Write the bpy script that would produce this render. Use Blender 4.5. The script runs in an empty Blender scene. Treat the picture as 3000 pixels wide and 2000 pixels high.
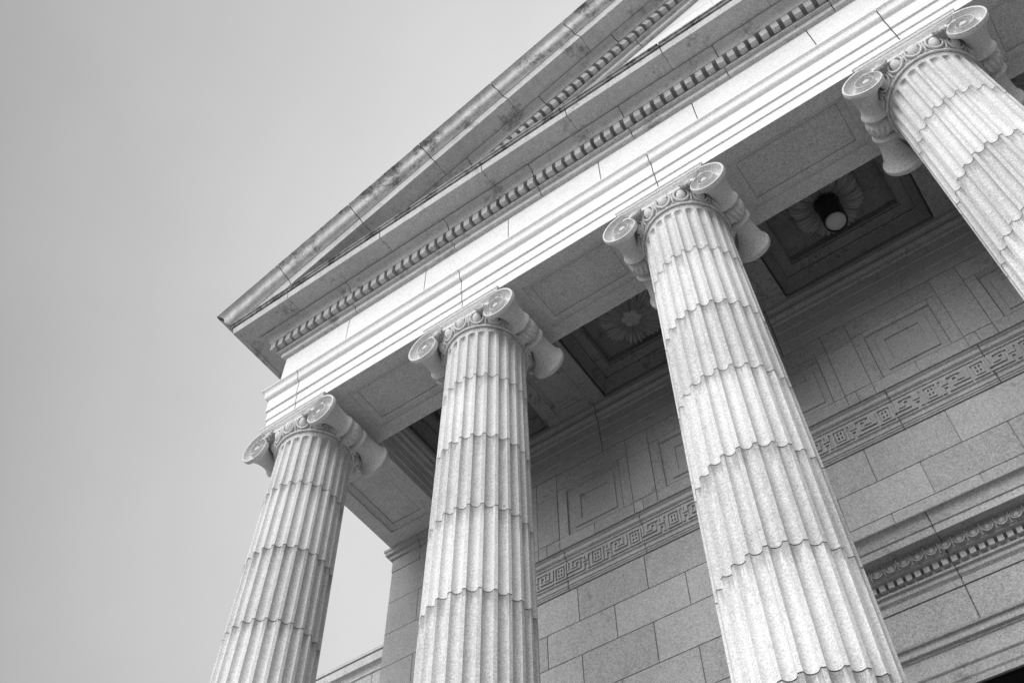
import bpy, bmesh, math, random
from mathutils import Vector, Matrix
random.seed(7)
C = bpy.context.scene
S = 6.0            # metres per layout unit
EYE = 1.6          # eye height in metres

# ---------------------------------------------------------------- camera
cam = bpy.data.objects.new('camera', bpy.data.cameras.new('camera'))
C.collection.objects.link(cam); C.camera = cam
R = ((0.8177035, 0.57562645, -0.00389658), (-0.47767409, 0.6747492, -0.56261974), (-0.32122959, 0.46191743, 0.82670662))
right, down, fwd = (Vector(r).normalized() for r in R)
M = Matrix((right, -down, -fwd)).transposed().to_4x4()
M.translation = Vector((0, 0, EYE))
cam.matrix_world = M
cam.data.sensor_width = 36.0; cam.data.sensor_fit = 'HORIZONTAL'
cam.data.lens = 36.0 * 3069.56 / 3000.0
cam.data.clip_start = 0.05; cam.data.clip_end = 3000

# ---------------------------------------------------------------- sky and sun
SUN_EL, SUN_AZ = math.radians(26), math.radians(187)      # azimuth from +Y, clockwise: in front of the facade, a little left
w = bpy.data.worlds.new('World'); C.world = w; w.use_nodes = True
nt = w.node_tree; nt.nodes.clear()
N = lambda t, **k: nt.nodes.new(t)
out = N('ShaderNodeOutputWorld'); bg = N('ShaderNodeBackground'); bg.inputs[1].default_value = 0.10
sky = N('ShaderNodeTexSky'); sky.sky_type = 'NISHITA'; sky.sun_disc = False
sky.sun_elevation = SUN_EL; sky.sun_rotation = SUN_AZ; sky.dust_density = 4.0; sky.air_density = 1.0
bw = N('ShaderNodeRGBToBW'); tc = N('ShaderNodeTexCoord')
def wm(op, a, b=None, c=None):
    n = nt.nodes.new('ShaderNodeMath'); n.operation = op
    for i, v in enumerate((a, b, c)):
        if v is None: continue
        if isinstance(v, (int, float)): n.inputs[i].default_value = v
        else: nt.links.new(v, n.inputs[i])
    return n.outputs[0]
L = nt.links.new
L(sky.outputs[0], bw.inputs[0])
# high overcast: an even grey veil, thinner and darker towards the west (left)
vn = N('ShaderNodeVectorMath'); vn.operation = 'DOT_PRODUCT'; vn.inputs[1].default_value = (-0.095, 1.285, 1.215)
L(tc.outputs['Generated'], vn.inputs[0])
cl = N('ShaderNodeTexNoise'); cl.inputs['Scale'].default_value = 2.4; cl.inputs['Detail'].default_value = 4; cl.inputs['Roughness'].default_value = .55
L(tc.outputs['Generated'], cl.inputs['Vector'])
grad = wm('MULTIPLY_ADD', vn.outputs['Value'], 9.6, -6.55)
grad = wm('SMOOTH_MAX', grad, 3.0, 1.0); grad = wm('MINIMUM', grad, 8.0)
veil = wm('MULTIPLY', grad, wm('MULTIPLY_ADD', cl.outputs[0], .30, .85))
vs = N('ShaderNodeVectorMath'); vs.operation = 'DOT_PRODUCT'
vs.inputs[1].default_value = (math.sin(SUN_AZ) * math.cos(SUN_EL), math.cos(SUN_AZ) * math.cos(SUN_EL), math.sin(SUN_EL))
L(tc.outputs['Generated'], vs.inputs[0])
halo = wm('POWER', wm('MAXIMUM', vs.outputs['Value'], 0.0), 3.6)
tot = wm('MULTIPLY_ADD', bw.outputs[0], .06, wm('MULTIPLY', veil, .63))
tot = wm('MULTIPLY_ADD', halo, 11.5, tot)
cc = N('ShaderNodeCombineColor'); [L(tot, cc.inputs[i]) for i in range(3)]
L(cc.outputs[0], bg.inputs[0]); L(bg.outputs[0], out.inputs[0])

sl = bpy.data.lights.new('sun', 'SUN'); sl.energy = 1.5; sl.angle = math.radians(60); sl.color = (1, 1, 1)
sun = bpy.data.objects.new('sun', sl); C.collection.objects.link(sun)
d = Vector((math.sin(SUN_AZ) * math.cos(SUN_EL), math.cos(SUN_AZ) * math.cos(SUN_EL), math.sin(SUN_EL)))
sun.rotation_euler = d.to_track_quat('Z', 'Y').to_euler()
C.view_settings.view_transform = 'Standard'; C.view_settings.look = 'None'
C.view_settings.exposure = 0.5; C.view_settings.gamma = 1.0

# ---------------------------------------------------------------- materials (all neutral: a black-and-white picture)
def stone(name, base, speck=.30, blotch=.12, stain=0.0, stain_th=.55, crack=0.0, bump=.25, rough=.75, streak=0.0, sscale=2.2, jdirt=0.0):
    m = bpy.data.materials.new(name); m.use_nodes = True; t = m.node_tree; t.nodes.clear()
    def n(k): return t.nodes.new(k)
    def mth(op, a, b=None, c=None, clamp=False):
        q = n('ShaderNodeMath'); q.operation = op; q.use_clamp = clamp
        for i, v in enumerate((a, b, c)):
            if v is None: continue
            if isinstance(v, (int, float)): q.inputs[i].default_value = v
            else: t.links.new(v, q.inputs[i])
        return q.outputs[0]
    g = n('ShaderNodeNewGeometry'); pos = g.outputs['Position']
    def noise(scale, detail=2, rgh=.5, vec=None):
        q = n('ShaderNodeTexNoise'); q.inputs['Scale'].default_value = scale; q.inputs['Detail'].default_value = detail
        q.inputs['Roughness'].default_value = rgh; t.links.new(vec if vec else pos, q.inputs['Vector']); return q.outputs[0]
    n1 = noise(85, 2, .8); n2 = noise(45, 2, .7); n3 = noise(1.1, 4, .6); n4 = noise(7, 4, .65)
    v = mth('MULTIPLY_ADD', mth('SUBTRACT', n1, .5), speck * 3.2, 1.0)
    v = mth('ADD', v, mth('MULTIPLY', mth('SUBTRACT', n2, .5), speck * 2.2))
    v = mth('ADD', v, mth('MULTIPLY', mth('SUBTRACT', n3, .5), blotch * 2.0))
    v = mth('ADD', v, mth('MULTIPLY', mth('SUBTRACT', n4, .5), blotch * 1.2))
    at = n('ShaderNodeAttribute'); at.attribute_name = 'tint'
    v = mth('ADD', v, at.outputs['Fac'])
    if streak:
        mp = n('ShaderNodeMapping'); mp.inputs['Scale'].default_value = (5, 5, .35); t.links.new(pos, mp.inputs['Vector'])
        s = mth('SUBTRACT', noise(1.6, 3, .6, mp.outputs[0]), .5)
        v = mth('ADD', v, mth('MULTIPLY', s, streak * 2))
    if jdirt:      # grime that has run a little way down from each drum joint
        sx = n('ShaderNodeSeparateXYZ'); t.links.new(pos, sx.inputs[0])
        f = mth('FRACT', mth('DIVIDE', mth('SUBTRACT', sx.outputs[2], 12.25 - 12.0), 1.2))
        mp2 = n('ShaderNodeMapping'); mp2.inputs['Scale'].default_value = (9, 9, .9); t.links.new(pos, mp2.inputs['Vector'])
        ln = mth('MULTIPLY', mth('SUBTRACT', noise(1.3, 4, .7, mp2.outputs[0]), .42), 1.5, clamp=True)
        g_ = mth('SUBTRACT', 1.0, mth('DIVIDE', mth('SUBTRACT', 1.0, f), mth('ADD', ln, .02)), clamp=True)
        v = mth('MULTIPLY', v, mth('SUBTRACT', 1.0, mth('MULTIPLY', g_, jdirt)))
    if stain:
        a = noise(sscale, 5, .72); b = noise(19, 3, .7)
        k = mth('MULTIPLY', mth('SUBTRACT', mth('ADD', mth('MULTIPLY', a, .75), mth('MULTIPLY', b, .25)), stain_th), 9.0, clamp=True)
        v = mth('MULTIPLY', v, mth('SUBTRACT', 1.0, mth('MULTIPLY', k, stain)))
    if crack:
        vo = n('ShaderNodeTexVoronoi'); vo.feature = 'DISTANCE_TO_EDGE'; vo.inputs['Scale'].default_value = 7
        wv = n('ShaderNodeVectorMath'); wv.operation = 'ADD'; t.links.new(pos, wv.inputs[0])
        nv = n('ShaderNodeTexNoise'); nv.inputs['Scale'].default_value = 4; nv.inputs['Detail'].default_value = 5; t.links.new(pos, nv.inputs['Vector'])
        t.links.new(nv.outputs['Color'], wv.inputs[1]); t.links.new(wv.outputs[0], vo.inputs['Vector'])
        k = mth('SUBTRACT', 1.0, mth('MULTIPLY', vo.outputs['Distance'], 30, clamp=True))
        k = mth('MULTIPLY', k, mth('MULTIPLY', mth('SUBTRACT', noise(1.8, 2), .38), 6, clamp=True))
        v = mth('MULTIPLY', v, mth('SUBTRACT', 1.0, mth('MULTIPLY', k, crack)))
    v = mth('MULTIPLY', v, base)
    v = mth('MAXIMUM', v, .01)
    v = mth('MINIMUM', v, .88)
    cc = n('ShaderNodeCombineColor'); [t.links.new(v, cc.inputs[i]) for i in range(3)]
    p = n('ShaderNodeBsdfPrincipled'); t.links.new(cc.outputs[0], p.inputs['Base Color']); p.inputs['Roughness'].default_value = rough
    p.inputs['Specular IOR Level'].default_value = .25
    bp_ = n('ShaderNodeBump'); bp_.inputs['Strength'].default_value = bump; bp_.inputs['Distance'].default_value = .012
    t.links.new(mth('ADD', mth('MULTIPLY', n1, .5), n4), bp_.inputs['Height']); t.links.new(bp_.outputs[0], p.inputs['Normal'])
    o = n('ShaderNodeOutputMaterial'); t.links.new(p.outputs[0], o.inputs[0])
    return m
MAT = dict(
    granite=stone('pale granite', .75, speck=.34, stain=.25, stain_th=.62),
    column=stone('column granite', .63, speck=.42, blotch=.2, stain=.35, stain_th=.61, streak=.10, jdirt=.45),
    cornice=stone('cornice granite', .50, speck=.45, blotch=.2, stain=.55, stain_th=.54, streak=.18),
    capital=stone('capital granite', .64, speck=.42, blotch=.08, stain=.2, stain_th=.66),
    carving=stone('carved plaster', .46, speck=.3, blotch=.2, stain=.5, stain_th=.58),
    sima=stone('weathered gutter granite', .54, blotch=.30, stain=.75, stain_th=.50, speck=.32, sscale=1.1, streak=.35),
    drip=stone('stained drip stone', .30, blotch=.3, stain=.8, stain_th=.47, sscale=3.0),
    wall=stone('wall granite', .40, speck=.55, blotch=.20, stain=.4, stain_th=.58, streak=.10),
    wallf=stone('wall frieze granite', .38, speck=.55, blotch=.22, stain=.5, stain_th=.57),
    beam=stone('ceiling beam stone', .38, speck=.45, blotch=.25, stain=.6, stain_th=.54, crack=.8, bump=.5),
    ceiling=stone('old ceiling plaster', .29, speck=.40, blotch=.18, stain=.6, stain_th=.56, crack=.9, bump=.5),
    soffit=stone('soffit granite', .60, speck=.5, blotch=.22, stain=.3, stain_th=.6),
    paving=stone('paving', .24, speck=.1), grass=stone('lawn', .08, speck=.2),
    roof=stone('roof metal', .22, speck=.08, bump=.1),
    black=stone('dark metal', .03, speck=.05, bump=.05, rough=.5), dark=stone('dark interior', .03, speck=.05),
    glass=stone('opal glass', .55, speck=.02, blotch=.02, bump=0, rough=.3))

# ---------------------------------------------------------------- mesh helpers
def P(x, y, z): return (x * S, y * S, z * S + EYE)
class MB:
    def __init__(s): s.v = []; s.f = []; s.t = []
    def add(s, vs, fs, tint=0.0):
        b = len(s.v); s.v += list(vs); s.f += [tuple(i + b for i in f) for f in fs]; s.t += [tint] * len(fs)
    def box(s, x0, x1, y0, y1, z0, z1, tint=0.0, bev=0):
        vs = [(x, y, z) for x in (x0, x1) for y in (y0, y1) for z in (z0, z1)]
        s.add(vs, [(0, 1, 3, 2), (4, 6, 7, 5), (0, 4, 5, 1), (2, 3, 7, 6), (0, 2, 6, 4), (1, 5, 7, 3)], tint)
    def grid(s, rows, closed=False, tint=0.0, tints=None):
        n = len(rows[0]); vs = [p for r in rows for p in r]; b = len(s.v); s.v += vs
        for i in range(len(rows) - 1):
            for j in range(n if closed else n - 1):
                k = (j + 1) % n
                s.f.append((b + i * n + j, b + i * n + k, b + (i + 1) * n + k, b + (i + 1) * n + j)); s.t.append(tints[i] if tints else tint)
    def poly(s, pts, tint=0.0): s.add(pts, [tuple(range(len(pts)))], tint)
    def ell(s, c, ax, nu=10, nv=8, tint=0.0):       # ellipsoid; ax = three axis vectors
        c = Vector(c); rows = []
        for i in range(nv + 1):
            ph = math.pi * i / nv; z = math.cos(ph); r = max(math.sin(ph), .02)
            rows.append([tuple(c + ax[0] * (r * math.cos(2 * math.pi * j / nu)) + ax[1] * (r * math.sin(2 * math.pi * j / nu)) + ax[2] * z) for j in range(nu)])
        s.grid(rows, True, tint)
    def tube(s, pts, rad, n=6, tint=0.0):
        rows = []; pts = [Vector(p) for p in pts]
        for i, p in enumerate(pts):
            t = (pts[min(i + 1, len(pts) - 1)] - pts[max(i - 1, 0)]).normalized()
            a = t.cross(Vector((0, .3, 1))).normalized(); b = t.cross(a)
            r = rad(i / (len(pts) - 1)) if callable(rad) else rad
            rows.append([tuple(p + a * (r * math.cos(2 * math.pi * k / n)) + b * (r * math.sin(2 * math.pi * k / n))) for k in range(n)])
        s.grid(rows, True, tint)
    def lathe(s, prof, cx, cy, n=72, tint=0.0):
        s.grid([[(cx + r * math.sin(2 * math.pi * j / n), cy - r * math.cos(2 * math.pi * j / n), z) for j in range(n)] for r, z in prof], True, tint)
    def build(s, name, mat, parent=None, smooth=35, origin=None):
        me = bpy.data.meshes.new(name)
        ox, oy, oz = origin or (0, 0, 0)
        me.from_pydata([((x - ox) * S, (y - oy) * S, (z - oz) * S) for x, y, z in s.v], [], s.f)
        bm = bmesh.new(); bm.from_mesh(me); bmesh.ops.recalc_face_normals(bm, faces=bm.faces); bm.to_mesh(me); bm.free()
        a = me.attributes.new('tint', 'FLOAT', 'FACE'); a.data.foreach_set('value', s.t)
        me.materials.append(MAT[mat])
        me.polygons.foreach_set('use_smooth', [True] * len(me.polygons)); me.set_sharp_from_angle(angle=math.radians(smooth))
        o = bpy.data.objects.new(name, me); C.collection.objects.link(o)
        if parent is not None: o.parent = parent
        if origin: o.location = P(ox, oy, oz) if parent is None else tuple(Vector(P(ox, oy, oz)) - parent_world(parent))
        elif parent is None: o.location = (0, 0, EYE)
        else: o.location = tuple(Vector((0, 0, EYE)) - parent_world(parent))
        return o
def parent_world(p):
    v = Vector((0, 0, 0))
    while p is not None: v += Vector(p.location); p = p.parent
    return v
def thing(name, loc, label, cat, group=None):
    o = bpy.data.objects.new(name, None); C.collection.objects.link(o); o.location = P(*loc)
    o['label'] = label; o['category'] = cat
    if group: o['group'] = group
    return o
def rnd(a): return random.uniform(-a, a)

# stations along a wall run: (x, y, nx, ny, inset) ; point = (x + nx*(e-inset), y + ny*(e-inset))
def sweep(mb, prof, st, amp=.035):
    rows = []; tints = []; t = rnd(amp)
    for x, y, nx, ny, ins in st:
        rows.append([(x + nx * (e - ins), y + ny * (e - ins), z) for e, z in prof])
        if ins: t = rnd(amp)
        tints.append(-.55 if ins else t)
    mb.grid(rows, tints=tints)
G = .0013           # half width of a masonry joint
def run_x(y, xs, x0, x1, ny=-1, depth=.0060):      # joints at xs along a straight X run
    st = []
    for x in sorted(xs):
        if x0 + .01 < x < x1 - .01: st += [(x - G, y, 0, ny, 0), (x - G * .5, y, 0, ny, depth), (x + G * .5, y, 0, ny, depth), (x + G, y, 0, ny, 0)]
    return st
XL, XR, XC = -1.449, 1.387, -.031
YB = 4.6            # back of the building
COLS = [-1.352, -.8355, -.3087, .2475, .7735, 1.290]
YC = 1.098
ZA = 2.035          # underside of the architrave
def U(xs, yf=1.0, xl=XL, xr=XR, yb=YB):
    return [(xl, yb, -1, 0, 0), (xl, yf, -1, -1, 0)] + run_x(yf, xs, xl, xr) + [(xr, yf, 1, -1, 0), (xr, yb, 1, 0, 0)]
def arc(p0, p1, bulge, n=6):     # curved profile segment; bulge>0 bows outward (towards +e)
    (a, b), (c, d_) = p0, p1; dx, dz = c - a, d_ - b; Ln = math.hypot(dx, dz); nx, nz = dz / Ln, -dx / Ln
    return [(a + dx * t + nx * bulge * Ln * math.sin(math.pi * t), b + dz * t + nz * bulge * Ln * math.sin(math.pi * t)) for t in [i / n for i in range(n + 1)]]
def cyma(p0, p1, k=.16, n=9):    # S curve
    (a, b), (c, d_) = p0, p1; dx, dz = c - a, d_ - b; Ln = math.hypot(dx, dz); nx, nz = dz / Ln, -dx / Ln
    return [(a + dx * t + nx * k * Ln * math.sin(2 * math.pi * t), b + dz * t + nz * k * Ln * math.sin(2 * math.pi * t)) for t in [i / n for i in range(n + 1)]]

# ================================================================ the ground
gm = MB(); gm.box(-200, 200, -200, 200, -.40, -EYE / S, 0)
o = gm.build('ground', 'paving'); o['kind'] = 'structure'

# ================================================================ the temple
T = thing('temple_building', (XC, 1.0, -EYE / S), 'pale granite temple front with fluted columns, triangular pediment and dark coffered porch ceiling', 'building')
FL = .195           # porch floor level (layout z)
# steps and platform
mb = MB()
ns = 16; z0 = -EYE / S
for i in range(ns):
    a, b = z0 + (FL - z0) * i / ns, z0 + (FL - z0) * (i + 1) / ns
    ya = .955 - .052 * (ns - 1 - i)
    mb.box(XL - .02, XR + .02, ya, 1.0, a, b - (.0 if i < ns - 1 else .0), rnd(.03))
mb.box(XL - .021, XR + .021, .99, YB, z0, FL + .0005)
mb.build('steps', 'paving', T)

# ---- architrave
FJ = COLS
mb = MB()
prof = [(0, ZA), (0, 2.0718), (.0035, 2.0725), (.0035, 2.1068), (.0078, 2.1075), (.0078, 2.1535), (.0092, 2.1545)] + \
       arc((.0092, 2.1545), (.0172, 2.1705), .22)[1:] + [(.0178, 2.1735)] + arc((.0185, 2.174), (.0225, 2.184), -.15)[1:] + [(.0249, 2.186), (.0249, 2.190), (-.0018, 2.2)]
sweep(mb, prof, U(FJ), .02)
mb.build('architrave', 'granite', T, 40)
# soffit of the front and the side beams, with sunk panels
def sunk(mb, x0, x1, y0, y1, z, holes, lv, tint=0.0):
    """flat underside with rectangular sunk panels; holes=(hx0,hx1,hy0,hy1); lv=[(inset, rise)...]"""
    xs = sorted({x0, x1, *[h[0] for h in holes], *[h[1] for h in holes]}); ys = sorted({y0, y1, *[h[2] for h in holes], *[h[3] for h in holes]})
    for i in range(len(xs) - 1):
        for j in range(len(ys) - 1):
            mx, my = (xs[i] + xs[i + 1]) / 2, (ys[j] + ys[j + 1]) / 2
            if any(h[0] < mx < h[1] and h[2] < my < h[3] for h in holes): continue
            mb.poly([(xs[i], ys[j], z), (xs[i + 1], ys[j], z), (xs[i + 1], ys[j + 1], z), (xs[i], ys[j + 1], z)], tint)
    for h in holes:
        rows = []; t = tint + rnd(.03)
        for ins, rise in [(0, 0)] + lv:
            a, b, c, d_ = h[0] + ins, h[1] - ins, h[2] + ins, h[3] - ins
            rows.append([(a, c, z + rise), (b, c, z + rise), (b, d_, z + rise), (a, d_, z + rise)])
        mb.grid(rows, True, t); mb.poly(rows[-1], t)
LV = [(.0006, .0062), (.003, .0065), (.0075, .0080), (.012, .0115), (.0150, .0125), (.0154, .0165), (.0170, .0167), (.0173, .0150)]
mb = MB()
YI = 1.196
for i in range(len(COLS) - 1):
    a = COLS[i] if i else XL; b = COLS[i + 1] if i < 4 else XR
    sunk(mb, a, b - .0005 if i < 4 else b, 1.0, YI, ZA, [(COLS[i] + .146, COLS[i + 1] - .146, 1.031, 1.160)], LV, rnd(.04))
XI = -1.250
sunk(mb, XL, XI, YI + .0006, 1.52, ZA, [(-1.411, -1.288, 1.25, 1.4586)], LV)
sunk(mb, -2 * 0 + (XC * 2 - XI), XR, YI + .0006, 1.52, ZA, [(XC * 2 + 1.288, XC * 2 + 1.411, 1.25, 1.4586)], LV)
mb.build('architrave_soffit', 'soffit', T, 30)

# ---- frieze
mb = MB()
prof = [(-.0018, 2.195), (-.0018, 2.3462)]
fj = [c + s for c in COLS for s in (-.13, .13)]
sweep(mb, prof, U(fj), .02)
mb.build('frieze', 'granite', T, 40)

# ---- cornice: bed moulding, dentils, cove, corona
mb = MB()
bj = [-1.195, -.866, -.60, -.335, -.075, .19, .46, .78, 1.1]
prof = [(-.0018, 2.3455), (.0008, 2.3462)] + cyma((.0012, 2.3468), (.0190, 2.3612), .2)[1:] + [(.0212, 2.3616), (.0212, 2.3650), (.0100, 2.3665), (.0100, 2.4000)]
sweep(mb, prof, U(bj))
prof = [(.0100, 2.4005), (.0375, 2.4008), (.0385, 2.4040)] + arc((.0385, 2.4042), (.0600, 2.4225), -.22)[1:] + [(.0613, 2.4262)]
sweep(mb, prof, U(bj))
cj = [-1.3604, -1.037, -.7058, -.45, -.180, .08, .345, .64, .97, 1.29]
prof = [(.0608, 2.4285), (.0990, 2.4285), (.1000, 2.4258), (.1120, 2.4258), (.1132, 2.4262), (.1170, 2.4500), (.1140, 2.4515), (.1140, 2.4545)]
sweep(mb, prof, U(cj))
cornice = mb.build('cornice', 'cornice', T, 35)
# dentils of the cornice (surface pattern of one part)
mb = MB()
PD, WD = .02795, .0172
def dent(mb, x, y, nx, ny, wd, e0, e1, z0, z1):
    j = rnd(.0003); t = rnd(.05)
    if ny: mb.box(x + j, x + wd + j, y - e1, y - e0, z0, z1, t)
    else: mb.box(x - e1 if nx < 0 else x + e0, x - e0 if nx < 0 else x + e1, y + j, y + wd + j, z0, z1, t)
x = XL - .0361 + .0030
k = 0
while x + WD < XR + .036:
    dent(mb, x, 1.0, 0, -1, WD, .006, .0361, 2.3705, 2.4010); x += PD * (.985 if k < 20 else 1.01); k += 1
y = 1.0 - .0361 + PD
while y < 2.2:
    dent(mb, XL, y, -1, 0, WD, .006, .0361, 2.3705, 2.4010); y += PD
mb.build('dentil_course', 'cornice', T, 20)
# stained drip fillet on top of the corona
mb = MB()
prof = [(.1135, 2.4545), (.1205, 2.4548), (.1225, 2.4600), (.1255, 2.4612), (.1262, 2.4655), (.1150, 2.4665), (-.02, 2.4760)]
sweep(mb, prof, U(cj), .1)
mb.build('drip_moulding', 'drip', T, 35)

# ---- pediment: tympanum, raking cornice, gutter
SL = .3905; ca, sa = 1 / math.hypot(1, SL), SL / math.hypot(1, SL)
ZE = 2.5027; XE = -1.6056
def top(x): return ZE + SL * (x - XE)
def rake(prof, joints, name, mat, clip_left=None, amp=.04, smooth=35):
    mb = MB()
    for side in (1, -1):
        def pt(x, e, p, ins=0):      # x: distance coordinate of the perpendicular foot on the top line
            X = x - sa * p; Z = top(x) + ca * p
            return X, 1.0 - (e - ins), Z
        rows = []; tints = []; t = rnd(amp)
        # start: mitred at the corner plane X = XL - e
        def start(e, p): return (XL - e) + sa * p if clip_left is None else clip_left
        rows.append([pt(start(e, p), e, p) for e, p in prof]); tints.append(t)
        for j in joints:
            if j < -1.5 or j > XC - .02: continue
            for dx, ins in ((-G, 0), (-G / 2, .006), (G / 2, .006), (G, 0)):
                rows.append([pt(j + dx, e, p, ins) for e, p in prof])
                if ins: t = rnd(amp)
                tints.append(-.55 if ins else t)
        rows.append([pt(XC + sa * p, e, p) for e, p in prof]); tints.append(t)
        if side < 0: rows = [[(2 * XC - X, Y, Z) for X, Y, Z in r] for r in rows]
        mb.grid(rows, tints=tints)
    return mb.build(name, mat, T, smooth)
sj = [-1.3964, -1.1511, -.9056, -.6565, -.4078, -.162]
gutter = rake([(.115, .002), (.1566, 0), (.1566, -.0035)] + cyma((.1555, -.0040), (.1235, -.0425), .09, 12)[1:] + [(.1225, -.0440), (.1200, -.0450)], sj, 'gutter_moulding', 'sima', amp=.06)
rj = [-1.275, -1.02, -.78, -.53, -.29]
rake([(.1200, -.0450), (.1200, -.0485), (.1165, -.0495), (.1170, -.0560), (.1160, -.0575), (.1145, -.0860), (.1125, -.0870), (.1010, -.0870), (.1000, -.0842), (.0608, -.0842)], sj, 'raking_corona', 'cornice', clip_left=-1.585)
rake([(.0613, -.0870)] + arc((.0613, -.0872), (.0390, -.1065), .22)[1:] + [(.0385, -.1090), (.0375, -.1092), (.0100, -.1095)], [j + .07 for j in sj], 'raking_cove', 'cornice', clip_left=-1.50)
rake([(.0100, -.109), (.0100, -.1430), (.0212, -.1440), (.0212, -.1475)] + cyma((.0190, -.1480), (.0012, -.1630), .2)[1:] + [(-.003, -.1640)], [j + .10 for j in sj], 'raking_bed_moulding', 'cornice', clip_left=-1.40)
mb = MB()
s_ = -1.35
while s_ < XC - .02:
    t = rnd(.05)
    for side in (1, -1):
        vs = []
        for xx in (s_, s_ + WD * ca):
            for e in (.006, .0361):
                for p in (-.1390, -.1093):
                    X, Y, Z = xx - sa * p, 1 - e, top(xx) + ca * p
                    vs.append((X if side > 0 else 2 * XC - X, Y, Z))
        mb.add(vs, [(0, 1, 3, 2), (4, 6, 7, 5), (0, 4, 5, 1), (2, 3, 7, 6), (0, 2, 6, 4), (1, 5, 7, 3)], t)
    s_ += .0285 * ca
mb.build('raking_dentil_course', 'cornice', T, 20)
# side gutter running back along the eaves
for side in (1, -1):
    mb = MB()
    prof = [(.1200, 2.4655), (.1225, 2.4665)] + list(reversed(cyma((.1555, 2.4960), (.1235, 2.4670), -.09, 12)))[1:] + [(.1566, 2.4985), (.1566, 2.5027), (.10, 2.506)]
    x = XL if side > 0 else XR
    sweep(mb, prof, [(x, YB, -side, 0, 0), (x, 1.0, -side, -1, 0)])
    mb.build('eaves_gutter', 'sima', T, 35)
# tympanum
mb = MB()
zt = lambda x: top(x) - .1645 / ca
ty = 1.0015
xs = [-1.30 + .2 * i for i in range(7)] 
rows = [2.465, 2.60, 2.735, 2.87, 3.02]
edge = lambda z: XE + (z + .17 - ZE) / SL
for i in range(len(rows) - 1):
    z0_, z1_ = rows[i] , rows[i + 1]
    nb = max(2, int((2 * (XC - edge(z0_))) / .27)); a, b = edge(z0_), 2 * XC - edge(z0_)
    for k in range(nb):
        xa, xb = a + (b - a) * k / nb, a + (b - a) * (k + 1) / nb; t = rnd(.03)
        mb.box(xa + .0007, xb - .0007, ty - .0, ty + .02, z0_ + .0007, z1_ - .0007, t)
mb.box(XC - 1.2, XC + 1.2, ty + .003, ty + .05, 2.46, 2.5)
mb.add([(XE + .3, ty + .003, 2.46), (2 * XC - XE - .3, ty + .003, 2.46), (XC, ty + .003, top(XC) - .1)], [(0, 1, 2)])
mb.build('tympanum', 'granite', T, 20)
# roof
mb = MB()
for side in (1, -1):
    xa = XL - .11 if side > 0 else XR + .11
    mb.add([(xa, .885, 2.505), (XC, .885, top(XC) - .004), (XC, YB, top(XC) - .004), (xa, YB, 2.505)], [(0, 1, 2, 3)])
mb.add([(XL, YB, 2.4), (XR, YB, 2.4), (XC, YB, top(XC) - .02)], [(0, 1, 2)])
mb.build('roof', 'roof', T)

# ---- porch ceiling: beams, coffers, rosettes
ZB = 2.175; YW = 1.52; CY0, CY1 = 1.205, 1.500
edges = [XI + .022] + [v for c in COLS[1:-1] for v in (c - .086, c + .086)] + [2 * XC - XI - .022]
edges[4] = -.2235; edges[5] = .1585
coff = [(edges[2 * i], edges[2 * i + 1]) for i in range(5)]
mb = MB()
CV = [(.0004, .022), (.0042, .022), (.0046, .0085), (.0060, .0090), (.0085, .0180), (.0145, .0300), (.0200, .0400), (.0225, .0410), (.0227, .0480), (.0240, .0480), (.0242, .0445), (.0490, .0455), (.0495, .0520), (.0520, .0530), (.0522, .0750)]
bh = [(c[0], c[1], CY0, CY1) for c in coff]
for h in bh:
    rows = []; t = rnd(.05)
    for ins, rise in [(0, 0)] + CV:
        a, b, c, d_ = h[0] + ins, h[1] - ins, h[2] + ins, h[3] - ins
        rows.append([(a, c, ZB + rise), (b, c, ZB + rise), (b, d_, ZB + rise), (a, d_, ZB + rise)])
    mb.grid(rows, True, t)
    a, c, b, d_ = *rows[-1][0][:2], *rows[-1][2][:2]
    mb.poly(rows[-1], t)
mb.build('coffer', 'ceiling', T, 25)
mb = MB()
holes = [(c - .05, c + .05, 1.235, 1.470) for c in COLS[1:-1]]
xs0, xs1 = XI + .0, 2 * XC - XI
def beams():
    prev = xs0
    for i, c in enumerate(coff):
        pieces = [(prev, c[0])]; prev = c[1]
        for a, b in pieces:
            hs = [h for h in holes if a < (h[0] + h[1]) / 2 < b]
            sunk(mb, a, b, 1.17, 1.52, ZB, hs, [(.0004, .003), (.004, .0034), (.0085, .0065), (.009, .0085)], rnd(.04))
    sunk(mb, prev, xs1, 1.17, 1.52, ZB, [], LV)
    for c in coff:
        mb.poly([(c[0], 1.17, ZB), (c[1], 1.17, ZB), (c[1], CY0, ZB), (c[0], CY0, ZB)])
        mb.poly([(c[0], CY1, ZB), (c[1], CY1, ZB), (c[1], 1.52, ZB), (c[0], 1.52, ZB)])
beams()
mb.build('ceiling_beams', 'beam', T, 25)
# inner face mouldings round the porch
mb = MB()
inner = [(0, ZA + .0004), (0, 2.060), (.0028, 2.0608), (.0028, 2.0860), (.0050, 2.0868), (.0050, 2.1110), (.0075, 2.1116)] + arc((.0080, 2.1120), (.0110, 2.1240), .2)[1:] + \
        [(.0125, 2.1245), (.0125, 2.1300)] + cyma((.0130, 2.1305), (.0195, 2.1600), .16)[1:] + [(.0215, 2.1605), (.0215, ZB)]
st = [(XI, YI, 1, 1, 0), (XI, YW, 1, -1, 0)]
sweep(mb, inner, st)
st = [(2 * XC - XI, YW, -1, -1, 0), (2 * XC - XI, YI, -1, 1, 0), (XI, YI, 1, 1, 0)]
sweep(mb, inner, st)
mb.build('inner_architrave', 'soffit', T, 35)

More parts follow.
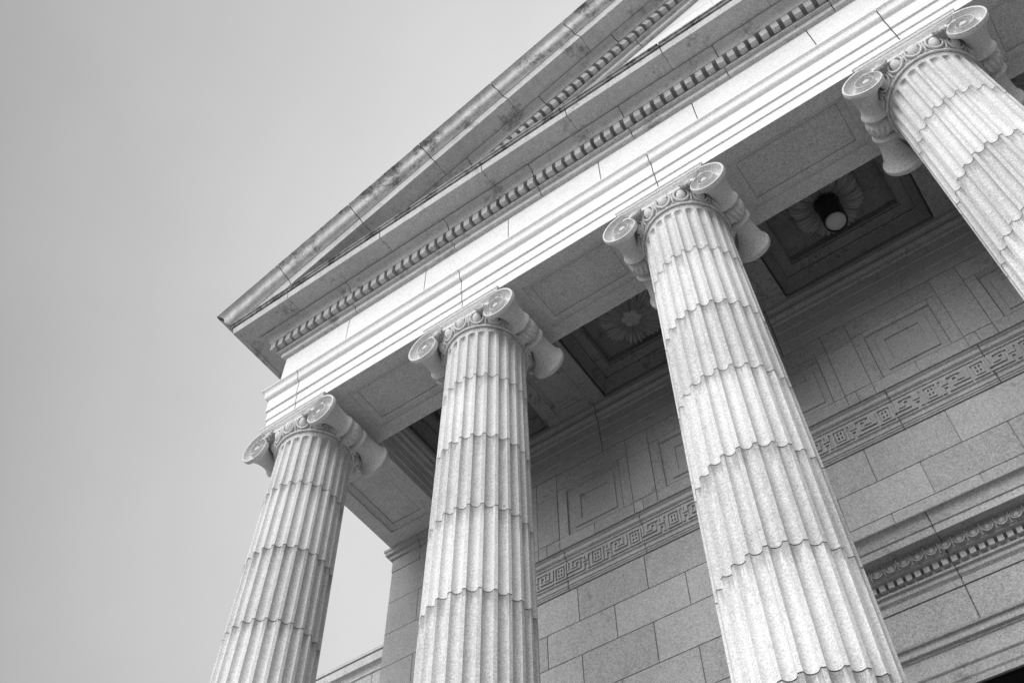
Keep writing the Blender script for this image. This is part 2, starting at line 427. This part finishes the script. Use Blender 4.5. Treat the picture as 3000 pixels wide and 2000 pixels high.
def acanthus(mb, c, r0, r1, z, hump, nl, lob, rot=0.0):
    NA, NR = nl * 48, 16; rows = []
    for i in range(NR + 1):
        u = i / NR; row = []
        for j in range(NA):
            th = 2 * math.pi * j / NA; a = (th * nl / (2 * math.pi) + rot) % 1; v = 2 * a - 1      # v: -1..1 across one leaf
            edge_ = (.80 + .20 * (1 - v * v) ** .5) * (1 - .075 * (1 - abs(math.sin(math.pi * lob * a)) ** .6))
            rr = r0 + (r1 * edge_ - r0) * u
            rib = .0045 * math.cos(2 * math.pi * lob * a + math.pi) * min(1, u * 2.5) + .0040 * math.exp(-(v / .10) ** 2)
            gap = .0110 * math.exp(-((1 - abs(v)) / .09) ** 2)
            zz = z - hump * math.sin(math.pi * (u ** 1.25) * .92) - rib * (1 - .3 * u) + gap
            if i == NR: zz = z + .012
            row.append((c[0] + rr * math.cos(th), c[1] + rr * math.sin(th), zz))
        rows.append(row)
    mb.grid(rows, True)
def rosette(cx, cy, flower=True):
    mb = MB(); z = ZB + .0520
    acanthus(mb, (cx, cy), .012, .090, z, .016, 8, 5)
    if flower: acanthus(mb, (cx, cy), .012, .056, z - .012, .012, 8, 5, .5)
    if flower:
        for k in range(6):
            a = math.pi / 3 * k + .3; c = (cx + .0165 * math.cos(a), cy + .0165 * math.sin(a), z - .0170)
            mb.ell(c, [Vector((.0105 * math.cos(a), .0105 * math.sin(a), -.002)), Vector((-.0092 * math.sin(a), .0092 * math.cos(a), 0)), Vector((0, 0, .004))], 12, 8)
            mb.tube([(c[0] + .0085 * math.cos(a + q), c[1] + .0085 * math.sin(a + q), c[2] - .0035) for q in [i * math.pi / 6 - math.pi / 1.5 for i in range(9)]], .0014, 5)
        mb.ell((cx, cy, z - .0195), [Vector((.0065, 0, 0)), Vector((0, .0065, 0)), Vector((0, 0, .0050))], 12, 8)
        mb.ell((cx, cy, z - .010), [Vector((.020, 0, 0)), Vector((0, .020, 0)), Vector((0, 0, .009))], 16, 8)
    return mb.build('rosette', 'carving', T, 60)
for i, c in enumerate(coff):
    rosette((c[0] + c[1]) / 2, (CY0 + CY1) / 2 - .004, i != 2)

# ---- porch wall
mb = MB()
def blocks(mb, x0, x1, z0, z1, joints, y, g=.0009, dep=.0045, amp=.09):
    xs = [x0] + [j for j in sorted(joints) if x0 + .004 < j < x1 - .004] + [x1]
    for a, b in zip(xs, xs[1:]):
        t = rnd(amp); q = g * 1.0
        o_ = [(a, z0), (b, z0), (b, z1), (a, z1)]; i1 = [(a + q, z0 + q), (b - q, z0 + q), (b - q, z1 - q), (a + q, z1 - q)]
        i2 = [(a + q * 1.6, z0 + q * 1.6), (b - q * 1.6, z0 + q * 1.6), (b - q * 1.6, z1 - q * 1.6), (a + q * 1.6, z1 - q * 1.6)]
        mb.grid([[(p[0], y + dep, p[1]) for p in o_], [(p[0], y + dep, p[1]) for p in i1], [(p[0], y + .0004, p[1]) for p in i1], [(p[0], y, p[1]) for p in i2]], True, t)
        mb.poly([(p[0], y, p[1]) for p in i2], t)
XA = -1.250          # right edge of the corner pier
XB = 2 * XC - XA
lev = [1.610, 1.515, 1.427, 1.326, 1.232, 1.138, 1.044, .95, .856, .762, .668, .574, .48, .386, .292, FL]
for i in range(len(lev) - 1):
    ph = -.8858 if i % 2 == 0 else -.7986
    js = [ph + .171 * k for k in range(-4, 16)]
    dx0, dx1 = XC - .235, XC + .235        # doorway zone left open below the casing
    if lev[i] <= 1.23:
        blocks(mb, XA, dx0, lev[i + 1], lev[i], js, YW); blocks(mb, dx1, XB, lev[i + 1], lev[i], js, YW)
    else: blocks(mb, XA, XB, lev[i + 1], lev[i], js, YW)
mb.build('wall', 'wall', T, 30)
# wall frieze with nested square panels
mb = MB()
FZ0, FZ1 = 1.7425, 2.003; pit = .2642
fr = [-.8978 + pit * k for k in range(-1, 9)]
fr = [f for f in fr if f > XA + .03 and f + .15 < XB - .03]
hz0, hz1 = 1.779, 1.929
def face(mb, x0, x1, z0, z1, y, t): blocks(mb, x0, x1, z0, z1, [], y, g=.0005, dep=.0016, amp=.0)
prev = XA
for f in fr:
    g0, g1 = f, f + .151
    # pier between the frames
    blocks(mb, prev, g0 - .0265, FZ0, hz0, [(prev + g0) / 2 - .02], YW, .0006); blocks(mb, prev, g0 - .0265, hz0, hz1 + .005, [], YW - .0006, .0007)
    blocks(mb, prev, g0 - .0265, hz1 + .005, FZ1, [], YW, .0006)
    blocks(mb, g0 - .0265, g1 + .026, hz1 + .017, FZ1, [], YW, .0006); blocks(mb, g0 - .0265, g1 + .026, FZ0, hz0 - .001, [g0 + .07], YW, .0006)
    blocks(mb, g0 - .0265, g0, hz0 - .001, hz1 + .017, [], YW + .0006, .0007); blocks(mb, g1, g1 + .026, hz0 - .001, hz1 + .017, [], YW, .0007)
    blocks(mb, g0, g1, hz1, hz1 + .017, [], YW, .0006)
    t = rnd(.03); rows = []
    for ins, dep in ((0, 0), (.0010, .0050), (.0170, .0055), (.0178, .0020), (.0365, .0022), (.0370, .0055)):
        a, b, c, d_ = g0 + ins, g1 - ins, hz0 - .001 + ins, hz1 - ins
        rows.append([(a, YW + dep, c), (b, YW + dep, c), (b, YW + dep, d_), (a, YW + dep, d_)])
    mb.grid(rows, True, t); mb.poly(rows[-1], t)
    prev = g1 + .026
blocks(mb, prev, XB, FZ0, FZ1, [], YW, .0006)
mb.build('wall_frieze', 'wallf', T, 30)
# crown under the ceiling
mb = MB()
crown = [(.0, 2.0033), (.0022, 2.0040), (.0022, 2.0380), (.0046, 2.0390), (.0046, 2.0800), (.0070, 2.0808), (.0070, 2.1120)] + arc((.0074, 2.1122), (.0105, 2.1200), .25)[1:] + [(.0118, 2.1202), (.0118, 2.1250)] + cyma((.0122, 2.1255), (.0195, 2.1600), .15)[1:] + [(.0215, 2.1605), (.0215, ZB)]
sweep(mb, crown, [(XI, YW, 0, -1, 0)] + run_x(YW, [-.7840, -.285, .22, .7], XI, XB) + [(XB, YW, 0, -1, 0)], .05)
mb.build('wall_crown', 'wallf', T, 35)
# string course: upper moulding, meander band, lower moulding
mb = MB()
prof = [(-.012, 1.7460), (-.012, 1.7205), (.0150, 1.7205), (.0165, 1.7175)] + cyma((.0162, 1.7170), (.0090, 1.7000), .2)[1:] + [(.0078, 1.6990), (.0078, 1.6955), (.0045, 1.6945),
        (.0045, 1.6385), (.0085, 1.6375), (.0088, 1.6345)] + cyma((.0084, 1.6340), (.0020, 1.6200), .2)[1:] + [(.0044, 1.6190), (.0044, 1.6160), (.0022, 1.6155), (.0022, 1.6120), (-.004, 1.6110)]
sjx = [-1.10, -.9055, -.7055, -.508, -.311, -.1135, .084, .281, .478, .675, .872, 1.07]
sweep(mb, prof, [(XA, YW, 0, -1, 0)] + run_x(YW, sjx, XA, XB, depth=.003) + [(XB, YW, 0, -1, 0)], .04)
stc = mb.build('string_course', 'wall', T, 35)
mb = MB()
key = ["#..##########..##",
       "#..#........#..#.",
       "#..#..####..#..#.",
       "#..#..#..#..#..#.",
       "#..#..#..#..####.",
       "#..####..#.......",
       "#........#..####.",
       "##########..#..#.",
       "............#..#.",
       "............#..#.",
       "#############..##"]
sq = ["#########", "#.......#", "#.#####.#", "#.#.#.#.#", "#.#.#.#.#", "#.#####.#", "#.#.#.#.#", "#.#.#.#.#", "#.#####.#", "#.......#", "#########"]
def raster(mb, rowsx, x0, zt, cw, ch, y, h, flip=False):
    H = len(rowsx); Wd = max(len(r_) for r_ in rowsx); on = lambda i, j: 0 <= i < H and 0 <= j < len(rowsx[i]) and rowsx[i][j] == '#'
    for i in range(H):
        for j in range(Wd):
            if not on(i, j): continue
            jj = Wd - 1 - j if flip else j
            a, b = x0 + jj * cw, x0 + (jj + 1) * cw; d_, c = zt - i * ch, zt - (i + 1) * ch
            mb.poly([(a, y - h, c), (b, y - h, c), (b, y - h, d_), (a, y - h, d_)])
            l, r_ = (on(i, j + 1), on(i, j - 1)) if flip else (on(i, j - 1), on(i, j + 1))
            if not l: mb.poly([(a, y + .0003, c), (a, y - h, c), (a, y - h, d_), (a, y + .0003, d_)])
            if not r_: mb.poly([(b, y + .0003, c), (b, y - h, c), (b, y - h, d_), (b, y + .0003, d_)])
            if not on(i - 1, j): mb.poly([(a, y + .0003, d_), (b, y + .0003, d_), (b, y - h, d_), (a, y - h, d_)])
            if not on(i + 1, j): mb.poly([(a, y + .0003, c), (b, y + .0003, c), (b, y - h, c), (a, y - h, c)])
fy = YW - .0045; TH = .0040
x = -.9055 + .0015 - .0985 * 4; k = 0
while x < XB - .1:
    if x > XA + .02:
        raster(mb, key, x, 1.6865, .00352, .0434 / 11, fy, TH, bool(k % 2))
        raster(mb, sq, x + .0635, 1.6865, .0036, .0434 / 11, fy, TH)
    x += .0985; k += 1
ft = mb.build('meander_band', 'wall', stc, 20)

# ---- doorway: casing, hood on egg-and-dart and dentils, dark opening
mb = MB()
hx0, hx1 = XC - .36, XC + .36
hood = [(.006, 1.2140), (.0075, 1.2235), (.0040, 1.2240), (.0040, 1.2300)] + cyma((.0060, 1.2335), (.0130, 1.2440), .2)[1:] + [(.0150, 1.2445), (.0150, 1.2490), (.0100, 1.2500), (.0100, 1.2660), (.0300, 1.2665), (.0300, 1.2690)] + \
       arc((.0300, 1.2695), (.0380, 1.2865), .2)[1:] + [(.0400, 1.2885), (.0600, 1.2890), (.0620, 1.2860), (.0650, 1.2860), (.0660, 1.3010), (.0690, 1.3020), (.0700, 1.3060)] + arc((.0715, 1.3065), (.0850, 1.3215), -.25)[1:] + [(.0860, 1.3235), (0, 1.3300)]
hj = [XC - .107, XC + .107, XC - .28]
def hoodrun(x0, x1, js): return [(x0, YW + .001, -1, 0, 0), (x0, YW, -1, -1, 0)] + run_x(YW, js, x0, x1, depth=.0025) + [(x1, YW, 1, -1, 0), (x1, YW + .001, 1, 0, 0)]
sweep(mb, hood, hoodrun(hx0, hx1, hj))
x = hx0 - .025
while x < hx1 + .02:
    mb.box(x, x + .0105, YW - .0215, YW - .008, 1.2535, 1.2662, .15 + rnd(.04)); x += .01635
# casing: frieze, crown, fasciae
frz = [(.0, 1.1150), (.0035, 1.1160), (.0035, 1.2150), (.0, 1.2160)]
sweep(mb, frz, hoodrun(XC - .30, XC + .30, [XC - .107, XC + .10]))
cas = [(.013, 1.0300), (.018, 1.0302), (.0185, 1.0400), (.0210, 1.0430), (.0210, 1.0600)] + arc((.0225, 1.0610), (.0240, 1.0660), .3)[1:] + [(.0235, 1.0670), (.0235, 1.0960), (.0265, 1.0975), (.0265, 1.0990)] + cyma((.0270, 1.0995), (.0370, 1.1150), .2)[1:] + [(.0385, 1.1185), (0, 1.1230)]
ow = .185
sweep(mb, cas, hoodrun(XC - ow - .06, XC + ow + .06, []))
for s in (-1, 1):
    for k, (a, b, e) in enumerate(((0, .022, .0185), (.022, .045, .0210), (.045, .068, .0240))):
        x0_, x1_ = XC + s * (ow + a), XC + s * (ow + b)
        mb.box(min(x0_, x1_), max(x0_, x1_), YW - e, YW + .004, FL, 1.0299 + .001 * k)
mb.build('door_casing', 'wall', T, 35)
mb = MB()
x = hx0 - .03; k = 0
while x < hx1 + .03:
    mb.ell((x + .012, YW - .0365, 1.2775), [Vector((.0066, 0, 0)), Vector((0, .0062, 0)), Vector((0, .0025, .0088))], 10, 8)
    mb.tube([(x + .012 + .0098 * math.sin(q), YW - .0375 - .0022, 1.2790 - .0125 * math.cos(q) * (.85 if math.cos(q) > 0 else .5)) for q in [i * math.pi / 7 - math.pi * .7 for i in range(0, 11)]], .0017, 5)
    mb.tube([(x, YW - .042, 1.2880), (x, YW - .040, 1.2760), (x, YW - .034, 1.2690)], .0017, 5)
    x += .0249; k += 1
mb.build('egg_and_dart', 'wall', T, 60)
mb = MB(); mb.box(XC - ow, XC + ow, YW + .03, YW + .06, FL, 1.035)
mb.box(XC - ow - .002, XC - ow, YW, YW + .04, FL, 1.03); mb.box(XC + ow, XC + ow + .002, YW, YW + .04, FL, 1.03); mb.box(XC - ow, XC + ow, YW, YW + .04, 1.0305, 1.036)
mb.build('doorway', 'dark', T)

# ---- corner piers and the body of the building
for side in (1, -1):
    mb = MB()
    m_ = (lambda x: x) if side > 0 else (lambda x: 2 * XC - x)
    zz = [1.957, 1.851, 1.7485, 1.647, 1.545, 1.443, 1.341, 1.239, 1.137, 1.035, .933, .831, .729, .627, .525, .423, .321, FL]
    def pier_course(z0, z1, j, e=0):
        t = rnd(.05)
        for a, b in ((XL - e, j), (j, XA)):
            t = rnd(.05); g = .0007
            ps = [(m_(a if a != XL - e else a), YW - .002 - e), (m_(b), YW - .002 - e)]
            vs = []
            for yy, gg in ((YW + .0005, 0), (YW - .0015 - e, g), (YW - .0022 - e, g * 1.6)):
                vs.append([(m_(a + (gg if a != XL - e else 0)), yy, z0 + gg), (m_(b - gg), yy, z0 + gg), (m_(b - gg), yy, z1 - gg), (m_(a + (gg if a != XL - e else 0)), yy, z1 - gg)])
            mb.grid(vs, True, t); mb.poly(vs[-1], t)
        # return face along the side of the building
        ys = [YW - .0022 - e, 1.70, 2.1, 2.5, 2.9, 3.3, 3.7, 4.1, YB]
        for y0_, y1_ in zip(ys, ys[1:]):
            x_ = XL - e
            mb.poly([(m_(x_), y0_ , z0 + .0007), (m_(x_), y1_ - .0008, z0 + .0007), (m_(x_), y1_ - .0008, z1 - .0007), (m_(x_), y0_, z1 - .0007)], rnd(.05))
    for i in range(len(zz) - 1): pier_course(zz[i + 1], zz[i], -1.350 if i % 2 else -1.388 if i > 90 else (-1.350 if i % 2 == 1 else -1.262))
    pier_course(1.957, 2.0, -1.356, .0012)
    x_ = m_(XL + .003); mb.poly([(x_, YW, FL), (x_, YB, FL), (x_, YB, ZA), (x_, YW, ZA)])
    mb.build('corner_pier', 'wall', T, 25)
    mb = MB()
    cap = [(.0015, 1.998), (.003, 2.0015)] + cyma((.0035, 2.002), (.0155, 2.0150), .18)[1:] + [(.0175, 2.0155), (.0175, 2.0185)] + arc((.0178, 2.0190), (.0195, 2.0260), -.12)[1:] + [(.0210, 2.0265), (.0210, ZA - .0004)]
    xl, xr = (XL, XA) if side > 0 else (XB, XR)
    sweep(mb, cap, [(xl, YB if side > 0 else YW, -1, 0, 0), (xl, YW, -1, -1, 0)] + run_x(YW, [m_(-1.356)], xl, xr) + [(xr, YW, 1, -1, 0), (xr, YW if side > 0 else YB, 1, 0, 0)])
    mb.build('pier_capital', 'wall', T, 35)
mb = MB(); mb.poly([(XL, YB, z0), (XR, YB, z0), (XR, YB, 2.43), (XL, YB, 2.43)])
for a in (XL + .004, XR - .004): mb.poly([(a, 1.53, z0), (a, YB, z0), (a, YB, 2.43), (a, 1.53, 2.43)])
mb.build('rear_wall', 'wall', T)

# ================================================================ columns
def radius(z):
    tb = [(FL, .1040), (.5, .1035), (.8, .1025), (1.0, .1013), (1.2, .0995), (1.4, .0968), (1.6, .0938), (1.8, .0910), (1.95, .0893)]
    for (a, ra), (b, rb) in zip(tb, tb[1:]):
        if z <= b: return ra + (rb - ra) * max(0, (z - a)) / (b - a)
    return tb[-1][1]
def make_shaft():
    mb = MB(); NF = 24; W = 2 * math.pi / NF; fw = .75      # flute share
    us = [-.5] + [-.5 * fw + fw * i / 10 for i in range(11)]    # in units of W, centred on a flute
    zt_ = 1.9365; zb_ = FL + .09
    joints = [1.775 - .2 * k for k in range(8)]
    zs = [(FL + .075, 0), (zb_ - .001, 0)]
    wl = .5 * fw * W * .0893
    zs += [(zb_ + wl * (1 - math.cos(a)) if False else zb_ + wl * i / 6, 0) for i, a in enumerate(range(7))]
    for j in reversed(joints):
        if j < zb_ + .05: continue
        zs += [(j - .0010, 0), (j - .0006, .0034), (j + .0006, .0034), (j + .0009, 0)]
    zs += [(zt_ - wl * 1.1, 0)] + [(zt_ - wl + wl * math.sin(math.pi / 2 * i / 9), 0) for i in range(10)] + [(1.9385, 0), (1.9405, 0), (1.9430, -.0006), (1.9450, -.0018), (1.9455, -.0024), (1.9480, -.0026)]
    rows = []; tints = []; t = rnd(.06)
    for z, ins in zs:
        r0 = radius(z) - ins * .7; row = []
        w_ = .5 * fw * W * r0; dmax = w_ * .95
        for k in range(NF):
            for u in us:
                x = u * W * r0; 
                if abs(x) >= w_ * .999: dpt = 0
                else:
                    dz = max(0, z - (zt_ - w_)) + max(0, (zb_ + w_) - z)
                    q = 1 - (x / w_) ** 2 - (dz / w_) ** 2
                    dpt = dmax * math.sqrt(q) if q > 0 else 0
                    if u in (us[1], us[-1]): dpt = 0
                a = (k + u) * W; rr = r0 - dpt
                row.append((rr * math.sin(a), -rr * math.cos(a), z))
        rows.append(row)
        if ins > 0: t = rnd(.10)
        tints.append(-.6 if ins > 0 else t)
    mb.grid(rows, True, tints=tints)
    return mb
EX, EZ, RT = .0985, 1.9630, .0570
def Rv(th):
    f = th / (2 * math.pi)
    if f <= .86: return RT * 2.1 ** (-f)
    r1 = RT * 2.1 ** (-.86); return r1 + (RT - r1) * (f - .86) / .14
def relief(r, th):
    if r < .0075: return .0035 * math.sqrt(max(0, 1 - (r / .0075) ** 2)) - .0005
    nv = math.log(RT / r) / math.log(2.1) - th / (2 * math.pi)
    if nv < 0: nv = 0
    if nv > 2.6: return -.0010
    fr_ = nv % 1; d_ = .0200 * (min(1, r / .05)) ** .55
    if fr_ < .16: return .0022
    return -d_ * math.sin(math.pi * (fr_ - .16) / .84) ** .6
def chan(x, z):
    zb_ = 1.9905 - .0045 * (1 - (x / EX) ** 2); f = (2.0212 - z) / (2.0212 - zb_)
    if f < .13 or f > .9: return 0.0
    return -(.0085 + .0060 * min(1, abs(x) / EX) ** 2) * math.sin(math.pi * (f - .13) / .77) ** .7
def bolster(s):
    mb = MB(); NT = 72; ths = [2 * math.pi * i / NT for i in range(NT)]
    cxv, czv = s * .1030, 1.9700; cxw, czw = s * .1190, 1.9880
    half = [(0, .70), (.0070, .69), (.0135, .63), (.0150, .56), (.0185, .53), (.0205, .56), (.0215, .66), (.0250, .71), (.0290, .69), (.0320, .60), (.0370, .54), (.045, .515), (.055, .53), (.066, .585), (.076, .66), (.084, .75), (.0895, .85), (.0925, .94), (.0935, .985), (.0950, 1.0), (.1005, 1.0), (.1020, .985)]
    prof = [(-y, k) for y, k in reversed(half)] + half[1:]
    rows = []
    for y, sc in prof:
        row = []
        for th in ths:
            r = Rv(th); x = s * EX + s * r * math.sin(th); z = EZ + r * math.cos(th)
            k = sc
            if abs(y) < .0155: k = sc * (1 + .06 * math.sin(th * 16 + 5 * math.sin(y * 420)))
            b_ = min(1, max(0, (1 - sc) / .3)); ux, uz = cxv + (cxw - cxv) * b_, czv + (czw - czv) * b_
            x = ux + (x - ux) * k; z = uz + (z - uz) * k
            if z > 2.0212: z = 2.0212
            row.append((x, y, z))
        rows.append(row)
    mb.grid(rows, True)
    for ys in (-1, 1):
        rws = []
        for i in range(41):
            f = 1 - i / 40.5
            row = []
            for th in ths:
                r = f * Rv(th); rr = relief(r, th)
                k = .985 if i == 0 else 1
                x = s * EX + s * r * math.sin(th); z = EZ + r * math.cos(th)
                if th > math.pi * 1.45 and r > RT * 2.1 ** (-th / (2 * math.pi)) * .97: rr = chan(x, z)
                if i == 0: x, z, rr = cxv + (x - cxv) * .985, czv + (z - czv) * .985, 0
                row.append((x, ys * (.1020 + rr), min(z, 2.0212)))
            rws.append(row)
        mb.grid(rws, True)
    return mb
def make_echinus():
    mb = MB()
    mb.lathe([(.0890, 1.9560), (.0945, 1.9575), (.0975, 1.9640), (.0990, 1.9720), (.0985, 1.9800), (.0960, 1.9880), (.06, 1.9920)], 0, 0, 96)
    for k in range(16):
        a = 2 * math.pi * (k + 0.06) / 16; rad = Vector((math.sin(a), -math.cos(a), 0)); tan = Vector((math.cos(a), math.sin(a), 0)); up = Vector((0, 0, 1))
        ax = (rad * .35 + up).normalized()
        c = rad * .1000 + up * 1.9725
        mb.ell(c, [tan * .0108, (rad - up * .3) * .0100, ax * .0155], 14, 10)
        pts = []
        for i in range(13):
            q = -2.25 + 4.5 * i / 12
            pts.append(rad * (.1010 + .0028 * (1 - math.cos(q)) * .5 - .003 * math.cos(q)) + up * (1.9745 - .0178 * math.cos(q)) + tan * (.0158 * math.sin(q)))
        mb.tube(pts, lambda f: .0024 + .0006 * math.sin(math.pi * f), 6)
        a2 = a + math.pi / 16; r2 = Vector((math.sin(a2), -math.cos(a2), 0)); t2 = Vector((math.cos(a2), math.sin(a2), 0))
        mb.ell(r2 * .1005 + up * 1.9700, [t2 * .0028, (r2 - up * .3) * .0042, (up + r2 * .3) * .0145], 8, 8)
    return mb
def make_beads():
    mb = MB(); NB = 360; rows = []
    for i in range(NB):
        a = 2 * math.pi * i / NB; f = (i % 15) / 15
        if f < .56: tr = .0026 + .0014 * math.sqrt(max(0, 1 - ((f - .28) / .28) ** 2))
        else: tr = .0024 + .0012 * abs(math.sin((f - .56) / .44 * 2 * math.pi))
        rows.append([((.0935 + tr * math.cos(q)) * math.sin(a), -(.0935 + tr * math.cos(q)) * math.cos(a), 1.9515 + tr * math.sin(q)) for q in [2 * math.pi * k / 10 for k in range(10)]])
    rows.append(rows[0]); mb.grid(rows, True)
    return mb
def make_channel():
    mb = MB()
    for ys in (-1, 1):
        rows = []
        for i in range(25):
            x = -EX + 2 * EX * i / 24; row = []; sag = .0045 * (1 - (x / EX) ** 2)
            zb_ = 1.9905 - sag
            for j in range(13):
                f = j / 12; z = 2.0212 - (2.0212 - zb_) * f
                dd = chan(x, z)
                row.append((x, ys * (.1018 + dd), z))
            row.append((x, ys * .093, zb_ - .001)); rows.append(row)
        mb.grid(rows)
    mb.box(-.099, .099, -.0945, .0945, 1.9840, 2.0210)
    # small palmette leaves springing where channel meets volute
    for ys in (-1, 1):
        for s in (-1, 1):
            base = Vector((s * .0690, ys * .1045, 1.9905))
            for k in range(5):
                a = math.radians(8 - 23 * k); L_ = .0215 - .0016 * abs(k - 1)
                dirv = Vector((-s * math.cos(a), 0, math.sin(a))); nrm = Vector((s * math.sin(a), 0, math.cos(a)))
                mb.ell(base + dirv * L_ * .52 + Vector((0, ys * .001, 0)), [nrm * .0030, Vector((0, .0050, 0)), dirv * (L_ * .52)], 8, 8)
                mb.ell(base + dirv * L_ * .98 + Vector((0, ys * .003, 0)), [nrm * .0034, Vector((0, .0045, 0)), dirv * .0034], 8, 6)
    return mb
def make_abacus():
    mb = MB()
    pr = [(.0985, 2.0212), (.1010, 2.0216)] + [(.1010 + .0040 * math.sin(math.pi / 2 * i / 5), 2.0216 + .0075 * (1 - math.cos(math.pi / 2 * i / 5))) for i in range(1, 6)] + [(.1062, 2.0295), (.1066, 2.0298), (.1066, 2.0346)]
    rows = [[(-e, -e, z), (e, -e, z), (e, e, z), (-e, e, z)] for e, z in pr]
    mb.grid(rows, True); mb.poly(rows[0]); mb.poly(rows[-1])
    return mb
def make_base():
    mb = MB()
    pr = [(.128, FL), (.140, FL + .001)] + [(.128 + .013 * math.sin(math.pi * i / 8), FL + .001 + .03 * i / 8) for i in range(9)] + [(.124, FL + .034)] + [(.124 - .006 * math.sin(math.pi * i / 6), FL + .034 + .014 * i / 6) for i in range(7)] + [(.117 + .007 * math.sin(math.pi * i / 8), FL + .05 + .02 * i / 8) for i in range(9)] + [(.108, FL + .073), (.1045, FL + .08)]
    mb.lathe(pr, 0, 0, 48)
    return mb
first = make_shaft().build('column', 'column', T, 30, origin=(0, 0, 0))
subs = [(make_abacus(), 'abacus', 25), (bolster(-1), 'volute', 45), (bolster(1), 'volute', 45), (make_channel(), 'capital_channel', 45), (make_echinus(), 'egg_moulding', 60), (make_beads(), 'bead_ring', 60), (make_base(), 'column_base', 35)]
def put(o, x): o.location = tuple(Vector(P(x, YC, 0)) - parent_world(T))
kids = []
for m_, nm, sm in subs:
    k = m_.build(nm, 'capital', None, sm, origin=(0, 0, 0)); k.parent = first; k.location = (0, 0, 0); kids.append(k)
put(first, COLS[0])
for cx in COLS[1:]:
    c = first.copy(); C.collection.objects.link(c); c.parent = T; put(c, cx)
    for k in kids:
        q = k.copy(); C.collection.objects.link(q); q.parent = c

# ================================================================ lamp hanging in the middle coffer
LX, LY, LZ = (edges[4] + edges[5]) / 2, (CY0 + CY1) / 2 - .006, 2.128
lamp = thing('ceiling_lamp', (LX, LY, ZB + .05), 'black cylinder downlight with pale round glass hanging in the dark coffer', 'lamp')
mb = MB()
mb.lathe([(.0245, LZ + .003), (.0250, LZ), (.0270, LZ - .001), (.0275, LZ + .002), (.0275, ZB + .040), (.0300, ZB + .041), (.0300, ZB + .076), (.001, ZB + .076)], LX, LY, 48)
mb.lathe([(.0245, LZ + .003), (.0245, LZ + .02), (.001, LZ + .021)], LX, LY, 48)
mb.build('housing', 'black', lamp, 35)
mb = MB()
mb.lathe([(.0242, LZ + .006)] + [(.0242 * math.cos(q), LZ + .005 - .014 * math.sin(q)) for q in [math.pi / 2 * i / 8 for i in range(1, 9)]], LX, LY, 40)
mb.build('glass', 'glass', lamp, 60)

# ================================================================ lower wing set back at the left
WY = 1.75
wing = thing('side_wing', (-2.5, WY, -EYE / S), 'lower flat-topped stone wing set back behind the corner pier at bottom left', 'building')
mb = MB()
zz = [1.905, 1.81, 1.715, 1.62, 1.525, 1.43, 1.2, .9, .6, .3, 0, -EYE / S]
for i in range(len(zz) - 1): blocks(mb, -3.6, XL, zz[i + 1], zz[i], [-3.6 + .19 * k + (.095 if i % 2 else 0) for k in range(12)], WY)
mb.box(-3.6, XL - .001, WY + .004, YB, -EYE / S, 1.9)
mb.build('wall', 'wall', wing, 25)
mb = MB()
sweep(mb, [(-.0, 1.8990), (.004, 1.8995)] + arc((.004, 1.9), (.020, 1.9180), -.25)[1:] + [(.0215, 1.9185), (.0215, 1.9460), (.017, 1.9462), (.017, 1.9490), (.0250, 1.9495), (.0250, 1.9590), (0, 1.9640), (-2.7, 1.968)], [(-3.6, WY, 0, -1, 0)] + run_x(WY, [-1.95 - .33 * k for k in range(5)], -3.6, XL) + [(XL, WY, 0, -1, 0)])
mb.build('cornice', 'cornice', wing, 35)
